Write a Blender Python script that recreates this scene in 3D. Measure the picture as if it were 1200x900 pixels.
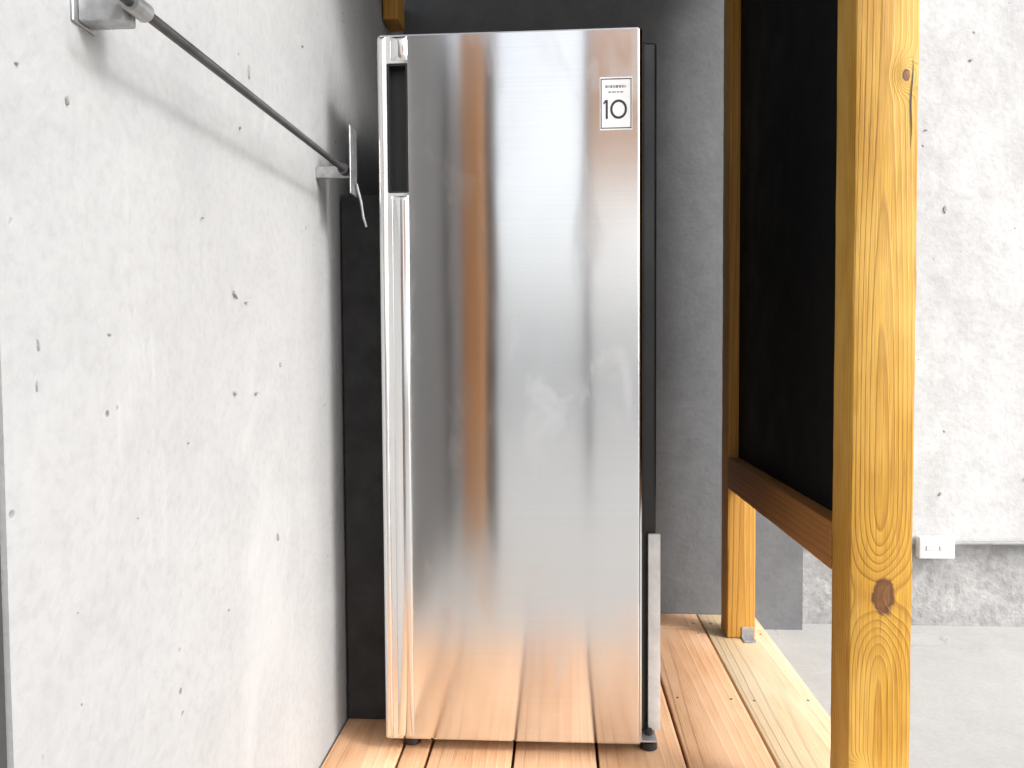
import bpy, bmesh, math, random
from mathutils import Vector, Matrix, Euler, noise

random.seed(7)
for o in list(bpy.data.objects):
    bpy.data.objects.remove(o, do_unlink=True)
scn = bpy.context.scene
COL = scn.collection
R = math.radians

# ------------------------------------------------------------------ camera
CAM_H = 0.85
cam_d = bpy.data.cameras.new('camera')
cam_d.sensor_fit = 'HORIZONTAL'
cam_d.sensor_width = 36.0
cam_d.lens = 27.0
cam_d.clip_start = 0.02
cam_d.clip_end = 800
cam = bpy.data.objects.new('camera', cam_d)
COL.objects.link(cam)
YAW, PITCH, ROLL = 3.5, -2.23, -0.35
mat = Euler((0, 0, R(YAW))).to_matrix() @ Euler((R(90 + PITCH), 0, 0)).to_matrix() @ Euler((0, 0, R(ROLL))).to_matrix()
cam.matrix_world = Matrix.Translation((0, 0, CAM_H)) @ mat.to_4x4()
scn.camera = cam

# ------------------------------------------------------------------ sky, sun, exposure
SUN_DIR = Vector((0.69, -0.40, 0.56)).normalized()      # towards the sun
el = math.asin(SUN_DIR.z)
az = math.atan2(SUN_DIR.x, SUN_DIR.y)
w = bpy.data.worlds.new('World')
scn.world = w
w.use_nodes = True
nt = w.node_tree
nt.nodes.clear()
sky = nt.nodes.new('ShaderNodeTexSky')
sky.sky_type = 'NISHITA'
sky.sun_disc = False
sky.sun_elevation = el
sky.sun_rotation = az
sky.air_density = 1.0
sky.dust_density = 4.0
sky.ozone_density = 0.6
bgn = nt.nodes.new('ShaderNodeBackground')
bgn.inputs['Strength'].default_value = 0.15
hsv = nt.nodes.new('ShaderNodeHueSaturation')           # thin overcast: a nearly colourless sky
hsv.inputs['Saturation'].default_value = 0.28
won = nt.nodes.new('ShaderNodeOutputWorld')
nt.links.new(sky.outputs[0], hsv.inputs['Color'])
nt.links.new(hsv.outputs[0], bgn.inputs[0])
nt.links.new(bgn.outputs[0], won.inputs[0])

sd = bpy.data.lights.new('sun', 'SUN')
sd.energy = 0.95
sd.angle = R(10)
sd.color = (1.0, 0.98, 0.95)
sun = bpy.data.objects.new('sun', sd)
COL.objects.link(sun)
sun.rotation_euler = SUN_DIR.to_track_quat('Z', 'Y').to_euler()

vs = scn.view_settings
vs.view_transform = 'Standard'
vs.look = 'None'
vs.gamma = 1.0
vs.exposure = 1.0
vs.use_curve_mapping = False
scn.render.engine = 'CYCLES'
try:
    scn.cycles.max_bounces = 7
    scn.cycles.diffuse_bounces = 4
except Exception:
    pass

# ------------------------------------------------------------------ helpers
def tag(o, label=None, cat=None, group=None, kind=None):
    if label: o['label'] = label
    if cat: o['category'] = cat
    if group: o['group'] = group
    if kind: o['kind'] = kind
    return o

def empty(name, loc):
    o = bpy.data.objects.new(name, None)
    o.empty_display_size = 0.05
    o.location = loc
    COL.objects.link(o)
    return o

def obj(name, bm, material, parent=None, smooth=None):
    me = bpy.data.meshes.new(name)
    bmesh.ops.recalc_face_normals(bm, faces=bm.faces)
    bm.to_mesh(me)
    bm.free()
    me.materials.append(material)
    o = bpy.data.objects.new(name, me)
    COL.objects.link(o)
    if smooth is not None:
        me.shade_smooth()
        me.set_sharp_from_angle(angle=R(smooth))
    if parent is not None:
        o.parent = parent
        o.matrix_parent_inverse = Matrix.Translation(parent.location).inverted() if parent.type == 'EMPTY' else Matrix()
    return o

def place(o, c):
    """move the mesh origin to c (mesh is in world coordinates)"""
    c = Vector(c)
    o.data.transform(Matrix.Translation(-c))
    o.location = c
    return o

def box(bm, x0, x1, y0, y1, z0, z1, bevel=0.0, seg=2):
    r = bmesh.ops.create_cube(bm, size=1)
    vs_ = r['verts']
    for v in vs_:
        v.co = Vector((x0 + (v.co.x + .5) * (x1 - x0), y0 + (v.co.y + .5) * (y1 - y0), z0 + (v.co.z + .5) * (z1 - z0)))
    if bevel:
        es = list({e for v in vs_ for e in v.link_edges})
        bmesh.ops.bevel(bm, geom=es, offset=bevel, segments=seg, profile=0.5, affect='EDGES')
    return bm

def B(x0, x1, y0, y1, z0, z1, bevel=0.0, seg=2):
    return box(bmesh.new(), x0, x1, y0, y1, z0, z1, bevel, seg)

def tube(bm, pts, r, n=14, cap=True):
    pts = [Vector(p) for p in pts]
    rings = []
    for i, p in enumerate(pts):
        d = (pts[min(i + 1, len(pts) - 1)] - pts[max(i - 1, 0)]).normalized()
        a = Vector((0, 0, 1)) if abs(d.z) < 0.9 else Vector((1, 0, 0))
        u = d.cross(a).normalized(); v_ = d.cross(u)
        rr = r[i] if isinstance(r, (list, tuple)) else r
        rings.append([bm.verts.new(p + (u * math.cos(2 * math.pi * k / n) + v_ * math.sin(2 * math.pi * k / n)) * rr) for k in range(n)])
    for a, b in zip(rings, rings[1:]):
        for k in range(n):
            bm.faces.new((a[k], a[(k + 1) % n], b[(k + 1) % n], b[k]))
    if cap:
        bm.faces.new(rings[0][::-1]); bm.faces.new(rings[-1])
    return bm

# ------------------------------------------------------------------ materials
class NT:
    def __init__(s, name):
        s.m = bpy.data.materials.new(name)
        s.m.use_nodes = True
        s.t = s.m.node_tree
        s.b = s.t.nodes['Principled BSDF']
    def n(s, typ, **kw):
        nd = s.t.nodes.new(typ)
        for k, v in kw.items():
            if k in nd.bl_rna.properties.keys() and k not in ('inputs',):
                setattr(nd, k, v)
            else:
                nd.inputs[k].default_value = v
        return nd
    def l(s, a, b): s.t.links.new(a, b)
    def noise(s, vec, scale, detail=4, rough=0.55, dist=0.0):
        nd = s.n('ShaderNodeTexNoise')
        nd.inputs['Scale'].default_value = scale
        nd.inputs['Detail'].default_value = detail
        nd.inputs['Roughness'].default_value = rough
        nd.inputs['Distortion'].default_value = dist
        s.l(vec, nd.inputs['Vector'])
        return nd.outputs['Fac']
    def ramp(s, fac, stops):
        nd = s.n('ShaderNodeValToRGB')
        cr = nd.color_ramp
        while len(cr.elements) < len(stops): cr.elements.new(0.5)
        for e, (p, c) in zip(cr.elements, stops):
            e.position = p
            e.color = (c, c, c, 1) if isinstance(c, (int, float)) else (*c, 1)
        s.l(fac, nd.inputs[0])
        return nd.outputs[0]
    def math(s, op, a, b=None, c=None):
        nd = s.n('ShaderNodeMath'); nd.operation = op
        for i, v in enumerate((a, b, c)):
            if v is None: continue
            if isinstance(v, (int, float)): nd.inputs[i].default_value = v
            else: s.l(v, nd.inputs[i])
        return nd.outputs[0]
    def mix(s, fac, a, b, blend='MIX'):
        nd = s.n('ShaderNodeMix'); nd.data_type = 'RGBA'; nd.blend_type = blend
        for i, v in ((0, fac), (6, a), (7, b)):
            if isinstance(v, (int, float)): nd.inputs[i].default_value = v
            elif isinstance(v, tuple): nd.inputs[i].default_value = (*v, 1)
            else: s.l(v, nd.inputs[i])
        return nd.outputs[2]
    def mapping(s, vec, scale=(1, 1, 1), loc=(0, 0, 0)):
        nd = s.n('ShaderNodeMapping')
        nd.inputs['Scale'].default_value = scale
        nd.inputs['Location'].default_value = loc
        s.l(vec, nd.inputs['Vector'])
        return nd.outputs[0]
    def obj_vec(s):
        return s.n('ShaderNodeTexCoord').outputs['Object']
    def bump(s, h, strength=0.3, dist=0.01, normal=None):
        nd = s.n('ShaderNodeBump')
        nd.inputs['Strength'].default_value = strength
        nd.inputs['Distance'].default_value = dist
        s.l(h, nd.inputs['Height'])
        if normal is not None: s.l(normal, nd.inputs['Normal'])
        return nd.outputs[0]

def concrete(name, c_dark, c_light, blotch=1.6, fine=45, bump=0.35, stain=None, rough=0.85, pits=True, cracks=None):
    k = NT(name)
    v = k.obj_vec()
    big = k.noise(v, blotch, 6, 0.62, 0.4)
    med = k.noise(v, blotch * 7, 5, 0.6)
    f = k.noise(v, fine, 4, 0.6)
    a = k.math('ADD', k.math('MULTIPLY', big, 0.6), k.math('MULTIPLY', med, 0.4))
    col = k.mix(k.ramp(a, [(0.36, 0.0), (0.64, 1.0)]), c_dark, c_light)
    col = k.mix(k.ramp(f, [(0.3, 0.16), (0.55, 0.0)]), col, tuple(x * 0.55 for x in c_dark))
    if stain:
        sm = k.noise(k.mapping(v, (1, 1, 0.35)), 3.1, 7, 0.7, 0.8)
        col = k.mix(k.ramp(sm, [(0.56, 0.0), (0.68, stain[1])]), col, stain[0])
    if pits:
        vo = k.n('ShaderNodeTexVoronoi'); vo.inputs['Scale'].default_value = 26
        k.l(k.mapping(v, (1, 1, 1)), vo.inputs['Vector'])
        pm = k.ramp(vo.outputs['Distance'], [(0.06, 1.0), (0.12, 0.0)])
        gate = k.ramp(k.noise(v, 9, 2), [(0.60, 0.0), (0.64, 1.0)])
        pit = k.math('MULTIPLY', pm, gate)
        col = k.mix(k.math('MULTIPLY', pit, 0.75), col, tuple(x * 0.3 for x in c_dark))
    if cracks:
        vc = k.n('ShaderNodeTexVoronoi'); vc.feature = 'DISTANCE_TO_EDGE'; vc.inputs['Scale'].default_value = cracks
        dv = k.n('ShaderNodeVectorMath'); dv.operation = 'ADD'
        k.l(v, dv.inputs[0])
        nz = k.n('ShaderNodeTexNoise'); nz.inputs['Scale'].default_value = 4; nz.inputs['Detail'].default_value = 5
        k.l(v, nz.inputs['Vector'])
        k.l(nz.outputs['Color'], dv.inputs[1]); k.l(dv.outputs[0], vc.inputs['Vector'])
        cm = k.math('MULTIPLY', k.ramp(vc.outputs['Distance'], [(0.0, 1.0), (0.006, 0.0)]), k.ramp(k.noise(v, 1.3, 3), [(0.48, 0.0), (0.6, 0.5)]))
        col = k.mix(cm, col, tuple(x * 0.35 for x in c_dark))
    k.l(col, k.b.inputs['Base Color'])
    k.b.inputs['Roughness'].default_value = rough
    h = k.math('ADD', k.math('MULTIPLY', med, 0.7), k.math('MULTIPLY', f, 0.3))
    if pits: h = k.math('SUBTRACT', h, k.math('MULTIPLY', pit, 0.6))
    nb = k.bump(big, 0.25, 0.03)
    k.l(k.bump(h, bump, 0.008, nb), k.b.inputs['Normal'])
    return k.m

def wood(name, early, late, axis='Z', ring=95, knots=(), bleach=None, rough=0.62, warp=0.018, vary=0.18, knot_col=(0.10, 0.032, 0.011), grain=0.5, streak=0.35):
    """sawn softwood; grain runs along axis; knots = (across, along, radius) in object space"""
    k = NT(name)
    v = k.obj_vec()
    rnd = k.n('ShaderNodeObjectInfo').outputs['Random']
    off = k.n('ShaderNodeCombineXYZ')
    k.l(k.math('MULTIPLY', rnd, 7.3), off.inputs[0]); k.l(k.math('MULTIPLY', rnd, 3.1), off.inputs[1]); k.l(k.math('MULTIPLY', rnd, 11.7), off.inputs[2])
    va = k.n('ShaderNodeVectorMath'); va.operation = 'ADD'
    k.l(v, va.inputs[0]); k.l(off.outputs[0], va.inputs[1])
    vo = va.outputs[0]
    sc = (1, 1, 0.10) if axis == 'Z' else (1, 0.10, 1)
    lng = k.mapping(vo, sc)
    wob = k.noise(lng, 5.0, 3, 0.5)
    sep = k.n('ShaderNodeSeparateXYZ'); k.l(v, sep.inputs[0])
    seo = k.n('ShaderNodeSeparateXYZ'); k.l(vo, seo.inputs[0])
    x, y, z = sep.outputs
    depth = y if axis == 'Z' else z
    along = z if axis == 'Z' else y
    # distance from a pith line well outside the board -> flat-sawn arches
    ax = k.math('ADD', x, k.math('MULTIPLY', k.math('SUBTRACT', rnd, 0.5), 0.05))
    cone = k.math('MULTIPLY', along, 0.012)
    d = k.math('SQRT', k.math('ADD', k.math('POWER', ax, 2.0), k.math('POWER', k.math('ADD', k.math('ADD', depth, 0.055), cone), 2.0)))
    d = k.math('ADD', d, k.math('MULTIPLY', wob, warp * 2))
    kmask = None
    for (kx, kz, kr) in knots:
        rr = k.math('SQRT', k.math('ADD', k.math('POWER', k.math('SUBTRACT', x, kx), 2.0), k.math('POWER', k.math('MULTIPLY', k.math('SUBTRACT', along, kz), 0.62), 2.0)))
        g = k.math('EXPONENT', k.math('MULTIPLY', k.math('POWER', k.math('DIVIDE', rr, kr * 2.2), 2.0), -1.0))
        d = k.math('ADD', d, k.math('MULTIPLY', g, 0.045))
        wr = k.math('ADD', rr, k.math('MULTIPLY', k.math('SUBTRACT', k.noise(v, 60, 2), 0.5), kr * 0.7))
        mk = k.ramp(k.math('DIVIDE', wr, kr), [(0.0, 0.9), (0.45, 0.8), (0.8, 1.0), (1.1, 0.0)])
        kmask = mk if kmask is None else k.math('MAXIMUM', kmask, mk)
    s = k.math('FRACT', k.math('MULTIPLY', d, ring))
    rg = k.ramp(s, [(0.0, 0.05), (0.55, 0.35), (0.86, 1.0), (1.0, 0.05)])
    fib = k.noise(k.mapping(vo, (1, 1, 0.02) if axis == 'Z' else (1, 0.02, 1)), 420, 3, 0.6)
    blot = k.noise(k.mapping(vo, (1, 1, 0.3) if axis == 'Z' else (1, 0.3, 1)), 6, 4, 0.6)
    fac = k.math('MULTIPLY', rg, grain)
    col = k.mix(fac, early, late)
    col = k.mix(k.ramp(fib, [(0.35, streak), (0.6, 0.0)]), col, late)
    st2 = k.noise(k.mapping(vo, (1, 1, 0.035) if axis == 'Z' else (1, 0.035, 1)), 120, 5, 0.7, 0.3)
    col = k.mix(k.ramp(st2, [(0.56, 0.0), (0.70, streak)]), col, tuple(q * 0.55 for q in late))
    if bleach:
        col = k.mix(k.ramp(blot, [(0.42, 0.0), (0.66, 0.8)]), col, bleach)
    if kmask is not None:
        col = k.mix(kmask, col, knot_col)
    hs = k.n('ShaderNodeHueSaturation')
    hs.inputs['Saturation'].default_value = 1.0
    k.l(k.math('ADD', k.math('MULTIPLY', rnd, vary), 1 - vary / 2), hs.inputs['Value'])
    k.l(col, hs.inputs['Color'])
    k.l(hs.outputs[0], k.b.inputs['Base Color'])
    k.b.inputs['Roughness'].default_value = rough
    h = k.math('ADD', k.math('MULTIPLY', rg, 0.6), k.math('MULTIPLY', fib, 0.7))
    k.l(k.bump(h, 0.55, 0.002), k.b.inputs['Normal'])
    return k.m

def plain(name, col, rough=0.5, metallic=0.0, var=0.12, scale=30, bump=0.05, spec=0.5):
    k = NT(name)
    v = k.obj_vec()
    f = k.noise(v, scale, 4, 0.6)
    c = k.mix(k.ramp(f, [(0.3, 0.0), (0.7, 1.0)]), tuple(x * (1 - var) for x in col), tuple(min(1, x * (1 + var)) for x in col))
    k.l(c, k.b.inputs['Base Color'])
    k.b.inputs['Metallic'].default_value = metallic
    k.b.inputs['Specular IOR Level'].default_value = spec
    g = k.ramp(k.noise(v, scale * 0.3, 4), [(0.3, max(0.02, rough - 0.08)), (0.7, min(1, rough + 0.08))])
    k.l(g, k.b.inputs['Roughness'])
    if bump: k.l(k.bump(f, bump, 0.003), k.b.inputs['Normal'])
    return k.m

def brushed(name):
    k = NT(name)
    v = k.obj_vec()
    k.b.inputs['Metallic'].default_value = 1.0
    # finger smears and cleaning streaks: soft patches of slightly higher roughness
    sm = k.noise(k.mapping(v, (1.4, 1, 0.55)), 7, 5, 0.62, 0.5)
    k.l(k.ramp(sm, [(0.35, 0.128), (0.54, 0.142), (0.70, 0.235)]), k.b.inputs['Roughness'])
    k.b.inputs['Anisotropic'].default_value = 1.0
    k.b.inputs['Anisotropic Rotation'].default_value = 0.25
    tg = k.n('ShaderNodeTangent'); tg.direction_type = 'UV_MAP'; tg.uv_map = 'UVMap'
    k.l(tg.outputs[0], k.b.inputs['Tangent'])
    hair = k.noise(k.mapping(v, (0.6, 1, 160)), 4, 3, 0.7)
    c = k.mix(k.ramp(hair, [(0.3, 0.0), (0.7, 1.0)]), (0.77, 0.77, 0.77), (0.81, 0.81, 0.805))
    k.l(c, k.b.inputs['Base Color'])
    wave = k.noise(k.mapping(v, (1, 1, 0.5)), 5.5, 2, 0.4)
    k.l(k.bump(wave, 0.085, 0.004), k.b.inputs['Normal'])
    return k.m

M = {}
M['wall_left'] = concrete('pale_concrete', (0.312, 0.320, 0.328), (0.360, 0.368, 0.376), 1.7, 60, 0.45, ((0.42, 0.428, 0.436), 0.5))
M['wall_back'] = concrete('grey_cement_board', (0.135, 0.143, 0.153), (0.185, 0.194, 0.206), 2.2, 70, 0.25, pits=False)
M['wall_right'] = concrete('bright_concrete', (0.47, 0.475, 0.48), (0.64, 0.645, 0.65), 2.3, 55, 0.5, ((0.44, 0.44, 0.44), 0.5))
M['plinth'] = concrete('rough_plinth', (0.24, 0.24, 0.242), (0.48, 0.48, 0.48), 5, 50, 0.8)
M['slab'] = concrete('floor_slab', (0.39, 0.39, 0.385), (0.47, 0.47, 0.46), 1.1, 80, 0.3, ((0.34, 0.34, 0.33), 0.5), cracks=0.9)
M['dark_wall'] = concrete('dark_render', (0.032, 0.032, 0.034), (0.05, 0.05, 0.052), 1.4, 60, 0.4)
M['far_wall'] = concrete('white_render', (0.62, 0.62, 0.61), (0.78, 0.78, 0.77), 1.0, 40, 0.3)
M['deck'] = wood('deck_timber', (0.62, 0.36, 0.20), (0.42, 0.20, 0.09), 'Y', 70, bleach=(0.70, 0.46, 0.29), vary=0.2)
M['post'] = wood('post_pine', (0.55, 0.31, 0.030), (0.28, 0.11, 0.004), 'Z', 150, knots=((0.004, 0.432, 0.021), (0.03, 1.31, 0.007), (-0.036, 0.12, 0.006)), streak=0.55, bleach=(0.68, 0.43, 0.10), vary=0.05, grain=0.75)
M['pine'] = wood('frame_pine', (0.56, 0.30, 0.055), (0.36, 0.15, 0.012), 'Z', 85, vary=0.1, grain=0.7)
M['deck_pale'] = wood('pale_deck_timber', (0.78, 0.60, 0.38), (0.60, 0.42, 0.24), 'Y', 70, bleach=(0.80, 0.68, 0.48), vary=0.1)  # paler version of the deck timber for the last board
M['sunlit_timber'] = wood('sunlit_look_timber', (0.85, 0.42, 0.17), (0.62, 0.26, 0.08), 'Z', 60, vary=0.05, grain=0.4)  # timber lightened so its shaded side mirrors as if sunlit
M['rail'] = wood('shaded_rail_pine', (0.36, 0.16, 0.04), (0.22, 0.085, 0.016), 'Y', 85, vary=0.1, grain=0.6)  # pine darkened: the shade on the rails is put into the colour
M['steel'] = brushed('brushed_steel')
M['cabinet'] = plain('graphite_paint', (0.010, 0.010, 0.011), 0.5, var=0.08)
M['black_plastic'] = plain('black_plastic', (0.012, 0.012, 0.014), 0.42)
M['black_panel'] = plain('black_sheet', (0.006, 0.006, 0.0065), 0.75, spec=0.15)
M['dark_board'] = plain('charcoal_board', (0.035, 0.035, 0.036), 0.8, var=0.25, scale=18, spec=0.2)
M['rubber'] = plain('gasket_rubber', (0.01, 0.01, 0.01), 0.7)
M['pale_trim'] = plain('pale_trim', (0.62, 0.63, 0.63), 0.45)
M['rod'] = plain('dull_steel', (0.075, 0.075, 0.078), 0.42, 0.55, 0.3, 40)
M['galv'] = plain('galvanised', (0.42, 0.43, 0.44), 0.42, 0.8, 0.2, 55)
M['white_plastic'] = plain('white_plastic', (0.80, 0.80, 0.79), 0.4, var=0.04)
M['cable'] = plain('grey_cable', (0.30, 0.30, 0.30), 0.55)
M['sticker'] = plain('sticker_white', (0.90, 0.90, 0.90), 0.35, var=0.02)
M['ink'] = plain('sticker_ink', (0.03, 0.03, 0.035), 0.5)
M['ink_grey'] = plain('sticker_grey_ink', (0.22, 0.22, 0.23), 0.5)
M['pit'] = plain('pit_shade', (0.25, 0.25, 0.25), 0.95, var=0.3, scale=120)
M['pit_pale'] = plain('pale_pit_shade', (0.36, 0.36, 0.36), 0.95, var=0.3, scale=120)
M['roof'] = plain('roof_sheet', (0.06, 0.06, 0.062), 0.5, 0.3)
M['pipe'] = plain('dark_downpipe', (0.025, 0.025, 0.027), 0.5)
M['screw'] = plain('screw_steel', (0.25, 0.24, 0.23), 0.4, 0.8)

# ------------------------------------------------------------------ setting
XL = -0.50            # face of the left wall
YB = 2.51             # face of the back wall
ZG = -0.05            # yard slab, the deck boards lie a step above it

bm = bmesh.new()
S = 70
vv = [bm.verts.new((x, y, ZG)) for x, y in ((-S, -S), (S, -S), (S, S), (-S, S))]
bm.faces.new(vv)
tag(obj('ground', bm, M['slab']), kind='structure')

def rough_slab(name, x0, x1, y0, y1, z0, z1, axis, mat, step=0.04, amp=0.0018, seed=0):
    """a wall block whose visible face is slightly uneven; axis = '+X' or '-Y' (the face that undulates)"""
    bm = bmesh.new()
    if axis == '+X':
        nu, nv = max(2, int((y1 - y0) / step)), max(2, int((z1 - z0) / step))
        P = lambda i, j: Vector((x1, y0 + (y1 - y0) * i / nu, z0 + (z1 - z0) * j / nv))
        off = Vector((1, 0, 0)); back = lambda p: Vector((x0, p.y, p.z))
    else:
        nu, nv = max(2, int((x1 - x0) / step)), max(2, int((z1 - z0) / step))
        P = lambda i, j: Vector((x0 + (x1 - x0) * i / nu, y0, z0 + (z1 - z0) * j / nv))
        off = Vector((0, -1, 0)); back = lambda p: Vector((p.x, y1, p.z))
    G = []
    for i in range(nu + 1):
        row = []
        for j in range(nv + 1):
            p = P(i, j)
            edge = i in (0, nu) or j in (0, nv)
            a = noise.fractal(p * 2.3 + Vector((seed, 0, 0)), 1.0, 2.0, 4) * amp
            row.append(bm.verts.new(p + off * (a if not edge else a * 0.3)))
        G.append(row)
    for i in range(nu):
        for j in range(nv):
            bm.faces.new((G[i][j], G[i + 1][j], G[i + 1][j + 1], G[i][j + 1]))
    c = [G[0][0], G[nu][0], G[nu][nv], G[0][nv]]
    cb = [bm.verts.new(back(x.co)) for x in c]
    bm.faces.new(cb)
    runs = [[G[i][0] for i in range(nu + 1)], [G[nu][j] for j in range(nv + 1)], [G[i][nv] for i in range(nu, -1, -1)], [G[0][j] for j in range(nv, -1, -1)]]
    for q in range(4):
        bm.faces.new(runs[q] + [cb[(q + 1) % 4], cb[q]])
    return obj(name, bm, mat, smooth=40)

left_wall = rough_slab('concrete_wall', XL - 0.16, XL, 0.660, 2.86, ZG, 1.97, '+X', M['wall_left'], amp=0.003)
tag(left_wall, 'pale concrete wall on the left that carries the steel rail', 'wall')
# chips, nail holes and scratches in the left wall: (y, z, size along, size up, tilt)
def wall_pt(x, y):
    """where the left wall plane shows at this place of the measured survey (VP 655,415, f 900)"""
    d = XL * 900.0 / (x - 655.0)
    return d, CAM_H + (415.0 - y) * d / 900.0
pits = [(66, 108, 5, 17, 8), (290, 80, 3, 22, 0), (268, 342, 14, 4, -35), (282, 351, 9, 3, 10), (322, 426, 6, 8, 20), (266, 460, 5, 8, 10),
        (292, 460, 6, 5, 0), (315, 634, 4, 17, 2), (252, 724, 5, 5, 0), (62, 845, 4, 6, 0), (20, 400, 4, 20, 5), (16, 452, 4, 26, 0),
        (60, 730, 9, 3, 0), (110, 388, 10, 3, -10), (4, 62, 8, 5, 0), (355, 52, 4, 4, 0), (278, 145, 3, 5, 0), (206, 520, 3, 3, 0), (140, 612, 3, 4, 0), (230, 250, 3, 3, 0)]
for (px, py, sx, sy, tilt) in pits:
    y, z = wall_pt(px, py)
    bm = bmesh.new()
    m_ = y / 900.0
    n = 11
    # foreshortening: the wall is seen at a slant, so a pixel across is longer along the wall
    ry = sx * 0.36 * m_ * (y / abs(XL)) * 0.6; rz = sy * 0.36 * m_
    ring = []
    for q in range(n):
        a = 2 * math.pi * q / n
        rr = 1 + random.uniform(-0.35, 0.3)
        u, t = ry * math.cos(a) * rr, rz * math.sin(a) * rr
        c, s_ = math.cos(R(tilt)), math.sin(R(tilt))
        ring.append((u * c - t * s_, u * s_ + t * c))
    outer = [bm.verts.new((XL + 0.0006, y + a, z + b)) for a, b in ring]
    inner = [bm.verts.new((XL + 0.0030, y + a * 0.8, z + b * 0.8)) for a, b in ring]
    bm.faces.new(inner)
    for q in range(n):
        bm.faces.new((outer[q], outer[(q + 1) % n], inner[(q + 1) % n], inner[q]))
    obj('pit', bm, M['pit'], left_wall)

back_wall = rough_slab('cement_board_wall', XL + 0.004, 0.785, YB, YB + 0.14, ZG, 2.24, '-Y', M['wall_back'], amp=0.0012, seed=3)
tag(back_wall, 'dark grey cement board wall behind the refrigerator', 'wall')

right_wall = empty('yard_wall', (2.2, YB, ZG))
tag(right_wall, 'bright whitish concrete wall on the right with darker plinth', 'wall')
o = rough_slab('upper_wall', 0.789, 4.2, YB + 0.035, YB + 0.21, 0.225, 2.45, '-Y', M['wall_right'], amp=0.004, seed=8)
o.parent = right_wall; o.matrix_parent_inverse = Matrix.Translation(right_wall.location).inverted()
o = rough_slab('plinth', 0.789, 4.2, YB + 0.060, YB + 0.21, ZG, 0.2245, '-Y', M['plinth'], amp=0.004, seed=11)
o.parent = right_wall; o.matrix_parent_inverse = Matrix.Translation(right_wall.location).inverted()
for (x, y, sx, sz) in [(1116, 90, .014, .012), (1048, 300, .010, .03), (1068, 166, .016, .006), (1090, 255, .012, .03), (1187, 310, .012, .022), (1185, 560, .02, .008), (1090, 578, .012, .014)]:
    X = (x - 655) / 900 * (YB + .03); Z = CAM_H + (415 - y) / 900 * (YB + .03)
    bm = bmesh.new()
    n = 9
    rg = [(math.cos(6.283 * q / n) * sx * random.uniform(.32, .5), math.sin(6.283 * q / n) * sz * random.uniform(.32, .5)) for q in range(n)]
    a_ = [bm.verts.new((X + p, YB + 0.036, Z + q)) for p, q in rg]
    b_ = [bm.verts.new((X + p * .8, YB + 0.030, Z + q * .8)) for p, q in rg]
    bm.faces.new(b_)
    for q in range(n): bm.faces.new((a_[q], a_[(q + 1) % n], b_[(q + 1) % n], b_[q]))
    obj('pit', bm, M['pit_pale'], right_wall)

# the yard behind the photographer: what the steel door mirrors
side_wall = rough_slab('rendered_wall', -0.70, -0.503, -0.95, 0.656, ZG, 2.35, '+X', M['dark_wall'], amp=0.003, seed=5)
tag(side_wall, 'dark grey rendered wall beyond the near end of the pale wall', 'wall')
far = rough_slab('boundary_wall', -9.0, 9.0, -7.7, -7.5, ZG, 1.55, '-Y', M['far_wall'], step=0.5, amp=0.004, seed=2)
tag(far, 'low white boundary wall across the yard mirrored in the steel door', 'wall')

# ------------------------------------------------------------------ deck
deck = empty('timber_deck', (0.06, 0.9, 0))
tag(deck, kind='structure')
gaps = [-0.498, -0.34, -0.28, -0.0995, 0.078, 0.262, 0.4465, 0.632]
for i in range(len(gaps) - 1):
    xa, xb = gaps[i] + 0.0032, gaps[i + 1] - 0.0032
    for (ya, yb) in ((0.93, 2.372), (2.377, 2.506)):
        dz = random.uniform(-0.0012, 0.0012)
        bm = B(xa, xb, ya, yb, -0.028 + dz, dz, 0.0028, 2)
        o = obj('board', bm, M['deck_pale'] if i == len(gaps) - 2 else M['deck'], deck, smooth=35)
        place(o, ((xa + xb) / 2, ya, 0))
        o.matrix_parent_inverse = Matrix.Translation(deck.location).inverted()
        # screw heads near the joists
        for yj in ([1.02, 1.45, 1.88, 2.33] if yb < 2.4 else [2.42]):
            for xs in (xa + 0.024, xb - 0.024):
                if xb - xa < 0.1 and xs > (xa + xb) / 2: continue
                sb = bmesh.new()
                bmesh.ops.create_cone(sb, cap_ends=True, segments=10, radius1=0.0038, radius2=0.0034, depth=0.0012, matrix=Matrix.Translation((xs, yj + random.uniform(-.006, .006), dz + 0.0005)))
                s_ = obj('screw', sb, M['screw'])
                s_.parent = o; s_.matrix_parent_inverse = Matrix.Translation(o.location).inverted()
for yj in (0.96, 1.45, 1.88, 2.374):
    obj('joist', B(-0.49, 0.615, yj - 0.022, yj + 0.022, ZG + 0.0005, -0.0297), M['pine'], deck)

# ------------------------------------------------------------------ unseen roof over the corner, put in and shaped to shade it
roof = empty('shade_roof', (0.05, 1.9, 2.2))
tag(roof, 'unseen grey sheet roof added above the corner to shade the refrigerator', 'roof')
bm = bmesh.new()
n = 70
x0, x1, y0, y1 = -0.68, 0.80, 1.42, 2.85
ra, rb = [], []
for i in range(n + 1):
    x = x0 + (x1 - x0) * i / n
    z = 2.085 + 0.012 * math.sin(i * 2 * math.pi / 7)
    ra.append(bm.verts.new((x, y0, z))); rb.append(bm.verts.new((x, y1, z + 0.30)))
for i in range(n):
    bm.faces.new((ra[i], ra[i + 1], rb[i + 1], rb[i]))
bmesh.ops.solidify(bm, geom=bm.faces[:], thickness=0.002)
obj('sheet', bm, M['roof'], roof, smooth=50)
for yj in (1.50, 1.90, 2.44, 2.78):
    zr = 2.055 + 0.30 * (yj - y0) / (y1 - y0)
    obj('rafter', B(x0 + 0.03, x1 - 0.03, yj - 0.022, yj + 0.022, zr - 0.08, zr), M['pine'], roof)

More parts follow.
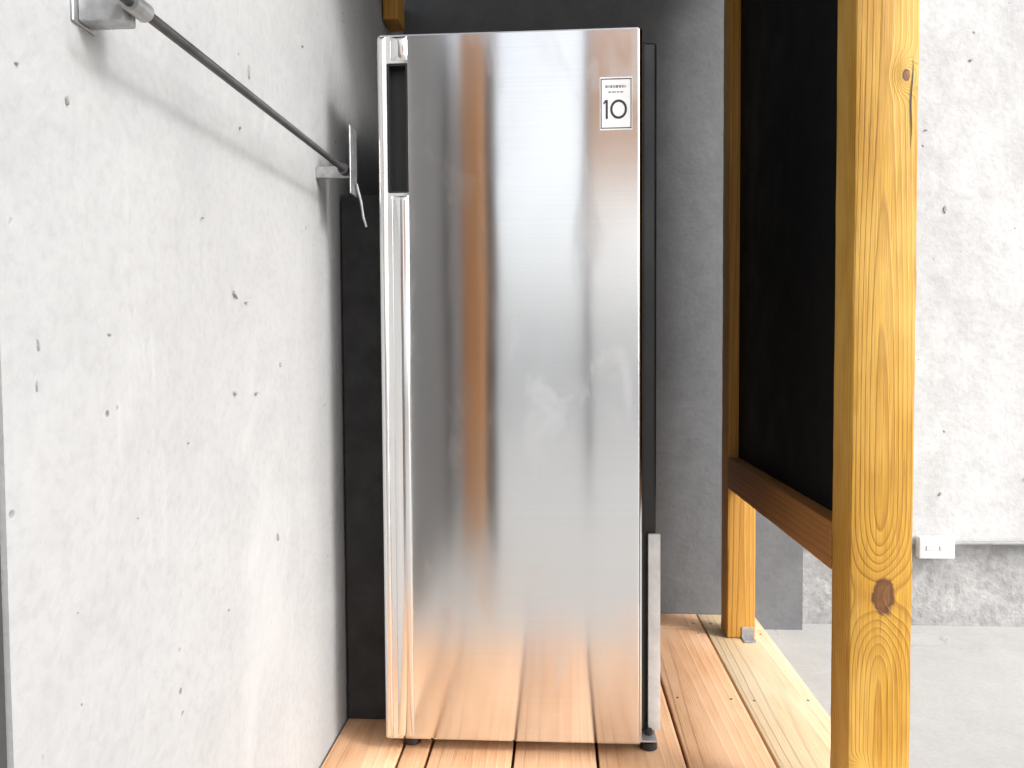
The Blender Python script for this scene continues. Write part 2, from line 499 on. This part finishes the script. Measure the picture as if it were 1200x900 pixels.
# ------------------------------------------------------------------ timber frame with the black sheet
frame = empty('timber_screen', (0.56, 1.9, 0))
tag(frame, 'yellow pine post screen with a black sheet, right of the refrigerator', 'screen')
def post(name, x0, x1, y0, y1, z0, z1, m, zc, bev=0.004):
    bm = B(x0, x1, y0, y1, z0, z1, bev, 2)
    if name != 'panel':                       # sawn timber: faces and arrises wander a little
        ax = 2 if z1 - z0 > y1 - y0 else 1
        long_e = [e for e in bm.edges if abs((e.verts[0].co - e.verts[1].co)[ax]) > 0.3]
        bmesh.ops.subdivide_edges(bm, edges=long_e, cuts=70, use_grid_fill=True)
        for v in bm.verts:
            q = v.co * Vector((14, 14, 14)) + Vector((x0 * 9, y0 * 5, 0))
            edge_q = v.co * 55
            if min(abs(v.co[ax] - (z0, y0)[ax == 1]), abs(v.co[ax] - (z1, y1)[ax == 1])) < 0.004: continue
            d = Vector((noise.noise(q), noise.noise(q + Vector((31, 0, 0))), 0)) * 0.0009
            d += Vector((noise.noise(edge_q), noise.noise(edge_q + Vector((17, 0, 0))), 0)) * 0.0005
            if ax == 1: d = Vector((d.x, 0, d.y))
            v.co += d
    o = obj(name, bm, m, frame, smooth=35)
    c = Vector(((x0 + x1) / 2, (y0 + y1) / 2, zc))
    o.data.transform(Matrix.Translation(-c))
    o.matrix_parent_inverse = Matrix.Translation(frame.location).inverted()
    o.location = c
    return o
PX = 0.497
pf = post('post', PX, PX + 0.104, 1.335, 1.425, ZG + 0.001, 2.02, M['post'], 0)
pf['label'] = 'front pine post with a dark knot low on its face'
post('post', PX, PX + 0.082, 2.290, 2.378, 0.002, 2.19, M['pine'], 0)
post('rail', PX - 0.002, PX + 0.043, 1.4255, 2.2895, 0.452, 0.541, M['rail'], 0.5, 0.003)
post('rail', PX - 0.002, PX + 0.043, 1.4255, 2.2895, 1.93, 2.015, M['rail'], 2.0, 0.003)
p = post('panel', PX + 0.030, PX + 0.040, 1.4265, 2.2885, 0.5415, 1.929, M['black_panel'], 1.0, 0.001)
p['label'] = 'black sheet filling the frame above the lower rail'
# seasoning crack in the front post
bm = bmesh.new()
zc0, zc1 = 1.19, 1.34
pts = []
for i in range(13):
    t = i / 12
    pts.append((PX + 0.090 + 0.0012 * math.sin(t * 9) + 0.002 * t, zc0 + (zc1 - zc0) * t, 0.0011 * math.sin(math.pi * t) + 0.0002))
L_ = [bm.verts.new((x - w_, 1.3345, z)) for x, z, w_ in pts]
R_ = [bm.verts.new((x + w_, 1.3345, z)) for x, z, w_ in pts]
for i in range(12): bm.faces.new((L_[i], R_[i], R_[i + 1], L_[i + 1]))
obj('crack', bm, M['ink'], frame)
# galvanised foot bracket of the rear post
bm = bmesh.new()
box(bm, PX + 0.042, PX + 0.078, 2.2865, 2.2895, 0.003, 0.036, 0.0008, 1)
box(bm, PX + 0.042, PX + 0.078, 2.255, 2.2866, 0.0014, 0.0040, 0.0008, 1)
fb = obj('foot_bracket', bm, M['galv'], frame)
fb['label'] = 'small pale angle bracket at the foot of the rear post'

# ------------------------------------------------------------------ refrigerator
YF = 1.59
KS = 1.59 / 1.65
fr = empty('refrigerator', (-0.10, YF + 0.3, 0))
tag(fr, 'tall brushed steel upright refrigerator with a square warranty sticker', 'refrigerator')
DX0, DX1, DZ0, DZ1 = -0.3739, 0.1715, 0.030, 1.5101
# door with a real pocket handle cut into it
bm = bmesh.new()
def rrect(x0, x1, y0, y1, rf, rb, n=8):
    pts = []
    for (cx, cy, a0, r) in ((x0 + rf, y0 + rf, 180, rf), (x1 - rf, y0 + rf, 270, rf), (x1 - rb, y1 - rb, 0, rb), (x0 + rb, y1 - rb, 90, rb)):
        for q in range(n + 1):
            a = R(a0 + 90 * q / n)
            pts.append((cx + r * math.cos(a), cy + r * math.sin(a)))
    return pts
prof = rrect(DX0, DX1, YF, YF + 0.055, 0.011, 0.004)
NZ = 1
rings = []
levels = [(DZ0, 0.004), (DZ0 + 0.002, 0.0012), (DZ0 + 0.005, 0.0), (DZ1 - 0.005, 0.0), (DZ1 - 0.002, 0.0012), (DZ1, 0.004)]
mx, my = (DX0 + DX1) / 2, YF + 0.0275
for z, ins in levels:
    rings.append([bm.verts.new((x - math.copysign(min(ins, abs(x - mx)), x - mx), y - math.copysign(min(ins, abs(y - my)), y - my), z)) for x, y in prof])
N = len(prof)
for a, b in zip(rings, rings[1:]):
    for q in range(N): bm.faces.new((a[q], a[(q + 1) % N], b[(q + 1) % N], b[q]))
bm.faces.new(rings[0][::-1]); bm.faces.new(rings[-1])
door = obj('door', bm, M['steel'], fr)
HX0, HX1, HZ0, HZ1 = -0.3527, -0.3093, 1.1853, 1.4503
cut = obj('cutter', B(HX0, HX1, YF - 0.02, YF + 0.034, HZ0, HZ1, 0.003, 2), M['black_plastic'])
md = door.modifiers.new('b', 'BOOLEAN'); md.operation = 'DIFFERENCE'; md.object = cut; md.solver = 'EXACT'
bpy.context.view_layer.update()
dg = bpy.context.evaluated_depsgraph_get()
me2 = bpy.data.meshes.new_from_object(door.evaluated_get(dg))
door.modifiers.clear()
door.data = me2
me2.materials.clear(); me2.materials.append(M['steel'])
for p_ in me2.polygons: p_.material_index = 0
bpy.data.objects.remove(cut, do_unlink=True)
uv = me2.uv_layers.new(name='UVMap') if 'UVMap' not in me2.uv_layers else me2.uv_layers['UVMap']
for lp in me2.loops:
    co = me2.vertices[lp.vertex_index].co
    uv.data[lp.index].uv = (co.x + co.y, co.z)
me2.shade_smooth(); me2.set_sharp_from_angle(angle=R(28))
for p_ in me2.polygons:
    if p_.area > 0.003: p_.use_smooth = False
# half-round trim ribs down the opening side of the door
def rib(x0, x1, z0, z1, h):
    bm = bmesh.new()
    n = 12
    pr = [(x0 + (x1 - x0) * (0.5 - 0.5 * math.cos(math.pi * q / n)), YF - 0.0003 - h * math.sin(math.pi * q / n)) for q in range(n + 1)]
    c = (x0 + x1) / 2
    lv = [(z0, 0.0), (z0 + 0.004, 0.7), (z0 + 0.010, 1.0), (z1 - 0.010, 1.0), (z1 - 0.004, 0.7), (z1, 0.0)]
    rg = [[bm.verts.new((x, YF - 0.0003 + (y - YF + 0.0003) * f, z)) for x, y in pr] for z, f in lv]
    for a, b in zip(rg, rg[1:]):
        for q in range(n): bm.faces.new((a[q], a[q + 1], b[q + 1], b[q]))
    o = obj('trim_rib', bm, M['steel'], fr, smooth=60)
    me = o.data
    uv = me.uv_layers.new(name='UVMap')
    for lp in me.loops:
        co = me.vertices[lp.vertex_index].co
        uv.data[lp.index].uv = (co.x - 0.3 * co.y, co.z)
    return o
rib(DX0 + 0.003, DX0 + 0.0195, DZ0 + 0.004, DZ1 - 0.006, 0.0055)
rib(HX0 + 0.008, HX1, DZ0 + 0.004, HZ0 - 0.006, 0.0065)
rib(HX0 + 0.008, HX1, HZ1 + 0.006, DZ1 - 0.006, 0.0065)
# black liner inside the pocket
bm = bmesh.new()
e = 0.0012
box(bm, HX0 + e, HX1 - e, YF + 0.026, YF + 0.0335, HZ0 + e, HZ1 - e)
box(bm, HX0 + e, HX0 + e + 0.003, YF + 0.0015, YF + 0.0262, HZ0 + e, HZ1 - e)
box(bm, HX1 - e - 0.003, HX1 - e, YF + 0.0015, YF + 0.0262, HZ0 + e, HZ1 - e)
box(bm, HX0 + e + .0031, HX1 - e - .0031, YF + 0.0015, YF + 0.0262, HZ0 + e, HZ0 + e + 0.003)
box(bm, HX0 + e + .0031, HX1 - e - .0031, YF + 0.0015, YF + 0.0262, HZ1 - e - 0.003, HZ1 - e)
hd = obj('handle_pocket', bm, M['black_plastic'], fr)
hd['label'] = 'black recessed pocket handle in the upper left of the door'
# cabinet
obj('gasket', B(DX0 + 0.012, DX1 + 0.010, YF + 0.0552, YF + 0.070, DZ0 + 0.008, DZ1 - 0.010), M['rubber'], fr)
bm = B(DX0 + 0.004, 0.209, YF + 0.0702, YF + 0.62, 0.040, DZ1 - 0.004, 0.008, 3)
obj('cabinet', bm, M['cabinet'], fr, smooth=35)
tr = obj('side_trim', B(0.190, 0.216, YF + 0.058, YF + 0.0698, 0.034, 0.462, 0.002, 2), M['pale_trim'], fr, smooth=35)
tr['label'] = 'pale narrow strip low on the right edge of the cabinet'
obj('base_grille', B(DX0 + 0.02, 0.198, YF + 0.085, YF + 0.10, 0.006, 0.0395), M['black_plastic'], fr)
def foot(x, y):
    bm = bmesh.new()
    bmesh.ops.create_cone(bm, cap_ends=True, segments=20, radius1=0.019, radius2=0.017, depth=0.014, matrix=Matrix.Translation((x, y, 0.0085)))
    bmesh.ops.create_cone(bm, cap_ends=True, segments=14, radius1=0.008, radius2=0.008, depth=0.026, matrix=Matrix.Translation((x, y, 0.0275)))
    return obj('foot', bm, M['black_plastic'], fr, smooth=40)
foot(0.190, YF + 0.05); foot(DX0 + 0.05, YF + 0.05); foot(0.18, YF + 0.56); foot(DX0 + 0.05, YF + 0.56)
bm = B(0.15, 0.205, YF + 0.02, YF + 0.068, 0.0255, 0.0295, 0.001, 1)
obj('hinge', bm, M['galv'], fr)

# warranty sticker
LX0, LX1, LZ0, LZ1 = 0.0885, 0.1560, 1.321, 1.431
st = obj('sticker', B(LX0, LX1, YF - 0.0008, YF - 0.0002, LZ0, LZ1), M['sticker'], fr)
st['label'] = 'white rectangular sticker reading 10 with a thin dark border'
def flat(name, bm_, m):
    o = obj(name, bm_, m); o.parent = st; return o
def rect(bm_, x0, x1, z0, z1, y=YF - 0.0011):
    bm_.faces.new([bm_.verts.new(p) for p in ((x0, y, z0), (x1, y, z0), (x1, y, z1), (x0, y, z1))])
bm = bmesh.new()
t_ = 0.0021
i0, i1, k0, k1 = LX0 + 0.0015, LX1 - 0.0015, LZ0 + 0.0030, LZ1 - 0.0030
rect(bm, i0, i1, k1 - t_, k1); rect(bm, i0, i1, k0, k0 + t_)
rect(bm, i0, i0 + t_, k0 + t_, k1 - t_); rect(bm, i1 - t_, i1, k0 + t_, k1 - t_)
flat('border', bm, M['ink'])
# digit 1: upright stroke with a flag
cx1, zt, zb = 0.1028, 1.3838, 1.3440
bm = bmesh.new()
y_ = YF - 0.0011
pl = [(cx1 + 0.0022, zb), (cx1 + 0.0022, zt), (cx1 - 0.0028, zt), (cx1 - 0.0078, zt - 0.0065), (cx1 - 0.0068, zt - 0.0098), (cx1 - 0.0024, zt - 0.0060), (cx1 - 0.0024, zb)]
bm.faces.new([bm.verts.new((x, y_, z)) for x, z in pl])
flat('digit', bm, M['ink'])
bm = bmesh.new()
cx0, cz0 = 0.1275, (zt + zb) / 2
n = 40
ro, ri = [], []
for q in range(n):
    a = 2 * math.pi * q / n
    ro.append(bm.verts.new((cx0 + 0.0178 * math.cos(a), y_, cz0 + 0.0202 * math.sin(a))))
    ri.append(bm.verts.new((cx0 + 0.0128 * math.cos(a), y_, cz0 + 0.0150 * math.sin(a))))
for q in range(n): bm.faces.new((ro[q], ro[(q + 1) % n], ri[(q + 1) % n], ri[q]))
flat('digit', bm, M['ink'])
# the illegible fine print above the number: short grey strokes
bm = bmesh.new()
x = 0.1000
for wd in (0.0045, 0.0020, 0.0045, 0.0028, 0.0060, 0.0040, 0.0035, 0.0022):
    rect(bm, x, x + wd, 1.4085, 1.4140); x += wd + 0.0018
x = 0.1060
for wd in (0.006, 0.008, 0.005, 0.007):
    rect(bm, x, x + wd, 1.3985, 1.4010); x += wd + 0.0018
flat('fine_print', bm, M['ink_grey'])
for o in [st] + list(st.children):
    for v in o.data.vertices:
        v.co.x *= KS; v.co.z = CAM_H + (v.co.z - CAM_H) * KS

# ------------------------------------------------------------------ rail on the left wall
rr = empty('wall_rail', (XL, 0.78, 1.2))
tag(rr, 'dull steel rod running along the pale wall between two brackets', 'rail')
obj('rod', tube(bmesh.new(), [(-0.438, 0.74, 1.2135), (-0.438, 1.15, 1.2215), (-0.438, 1.57, 1.2300)], 0.0060, 18), M['rod'], rr, smooth=50)
bm = bmesh.new()
box(bm, XL - 0.001, XL + 0.003, 0.775, 0.815, 1.196, 1.262, 0.001, 1)
box(bm, XL + 0.003, -0.448, 0.782, 0.808, 1.198, 1.258, 0.003, 2)
br = obj('bracket', bm, M['galv'], rr, smooth=35)
obj('clamp', tube(bmesh.new(), [(-0.438, 0.776, 1.2143), (-0.438, 0.806, 1.2148)], 0.0105, 18), M['galv'], rr, smooth=50)
bm = bmesh.new()
box(bm, XL - 0.001, -0.4246, 1.575, 1.587, 1.216, 1.240, 0.002, 1)
box(bm, -0.4245, -0.4215, 1.556, 1.606, 1.180, 1.318, 0.001, 1)
obj('end_plate', bm, M['galv'], rr, smooth=35)
obj('collar', tube(bmesh.new(), [(-0.438, 1.555, 1.2298), (-0.438, 1.581, 1.2303)], 0.011, 18), M['rod'], rr, smooth=50)
obj('hook', tube(bmesh.new(), [(-0.418, 1.588, 1.205), (-0.412, 1.60, 1.17), (-0.409, 1.605, 1.14), (-0.404, 1.61, 1.12)], 0.0028, 8), M['galv'], rr, smooth=50)

# ------------------------------------------------------------------ dark board in the gap
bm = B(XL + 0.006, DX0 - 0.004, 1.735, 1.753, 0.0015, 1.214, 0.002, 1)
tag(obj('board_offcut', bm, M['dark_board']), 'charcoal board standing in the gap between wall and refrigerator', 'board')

# timber batten on the left wall up behind the refrigerator
bm = B(XL + 0.0035, XL + 0.048, 2.20, 2.29, 1.805, 1.965, 0.003, 2)
o = obj('timber_batten', bm, M['pine'], smooth=35)
place(o, (XL + 0.025, 2.245, 1.9))
tag(o, 'short upright timber batten on the wall above the refrigerator', 'batten')

# ------------------------------------------------------------------ outlet and cable on the right wall
ob = empty('socket_box', (1.24, YB + 0.03, 0.22))
tag(ob, 'small white socket box low on the bright wall', 'socket')
obj('housing', B(1.150, 1.262, YB + 0.002, YB + 0.030, 0.186, 0.256, 0.005, 3), M['white_plastic'], ob, smooth=35)
for xx in (1.172, 1.214):
    bm = B(xx, xx + 0.024, YB - 0.0012, YB + 0.0018, 0.214, 0.230, 0.001, 1)
    obj('cover', bm, M['white_plastic'], ob)
bm = tube(bmesh.new(), [(1.2625, YB + 0.020, 0.232), (1.30, YB + 0.022, 0.2335), (1.7, YB + 0.024, 0.236), (2.4, YB + 0.024, 0.234), (3.4, YB + 0.024, 0.236)], 0.0062, 10)
tag(obj('cable', bm, M['cable'], smooth=50), 'grey cable running right from the socket box along the wall', 'cable')

# ------------------------------------------------------------------ things mirrored in the door, behind the photographer
o = obj('timber_post', B(-0.440, -0.345, -0.42, -0.30, ZG + 0.001, 2.6, 0.004, 2), M['sunlit_timber'], smooth=35)
place(o, (-0.392, -0.36, 0))
tag(o, 'square timber post across the yard mirrored as a brown stripe', 'post')
o = obj('downpipe', tube(bmesh.new(), [(-0.308, -0.335, ZG + 0.001), (-0.308, -0.335, 2.6)], 0.030, 20), M['pipe'], smooth=50)
tag(o, 'dark downpipe beside the mirrored timber post', 'pipe')
pg = empty('canopy_frame', (0.13, -2.45, ZG))
tag(pg, 'thin poled canopy with a timber fascia mirrored upper right', 'canopy')
for xx in (0.205, 1.47):
    obj('pole', tube(bmesh.new(), [(xx, -2.46, ZG + 0.001), (xx, -2.46, 3.5)], 0.024, 14), M['pipe'], pg, smooth=50)
bm = B(0.225, 1.45, -2.50, -2.44, 2.10, 3.5, 0.004, 2)
o = obj('fascia', bm, M['sunlit_timber'], pg, smooth=35)
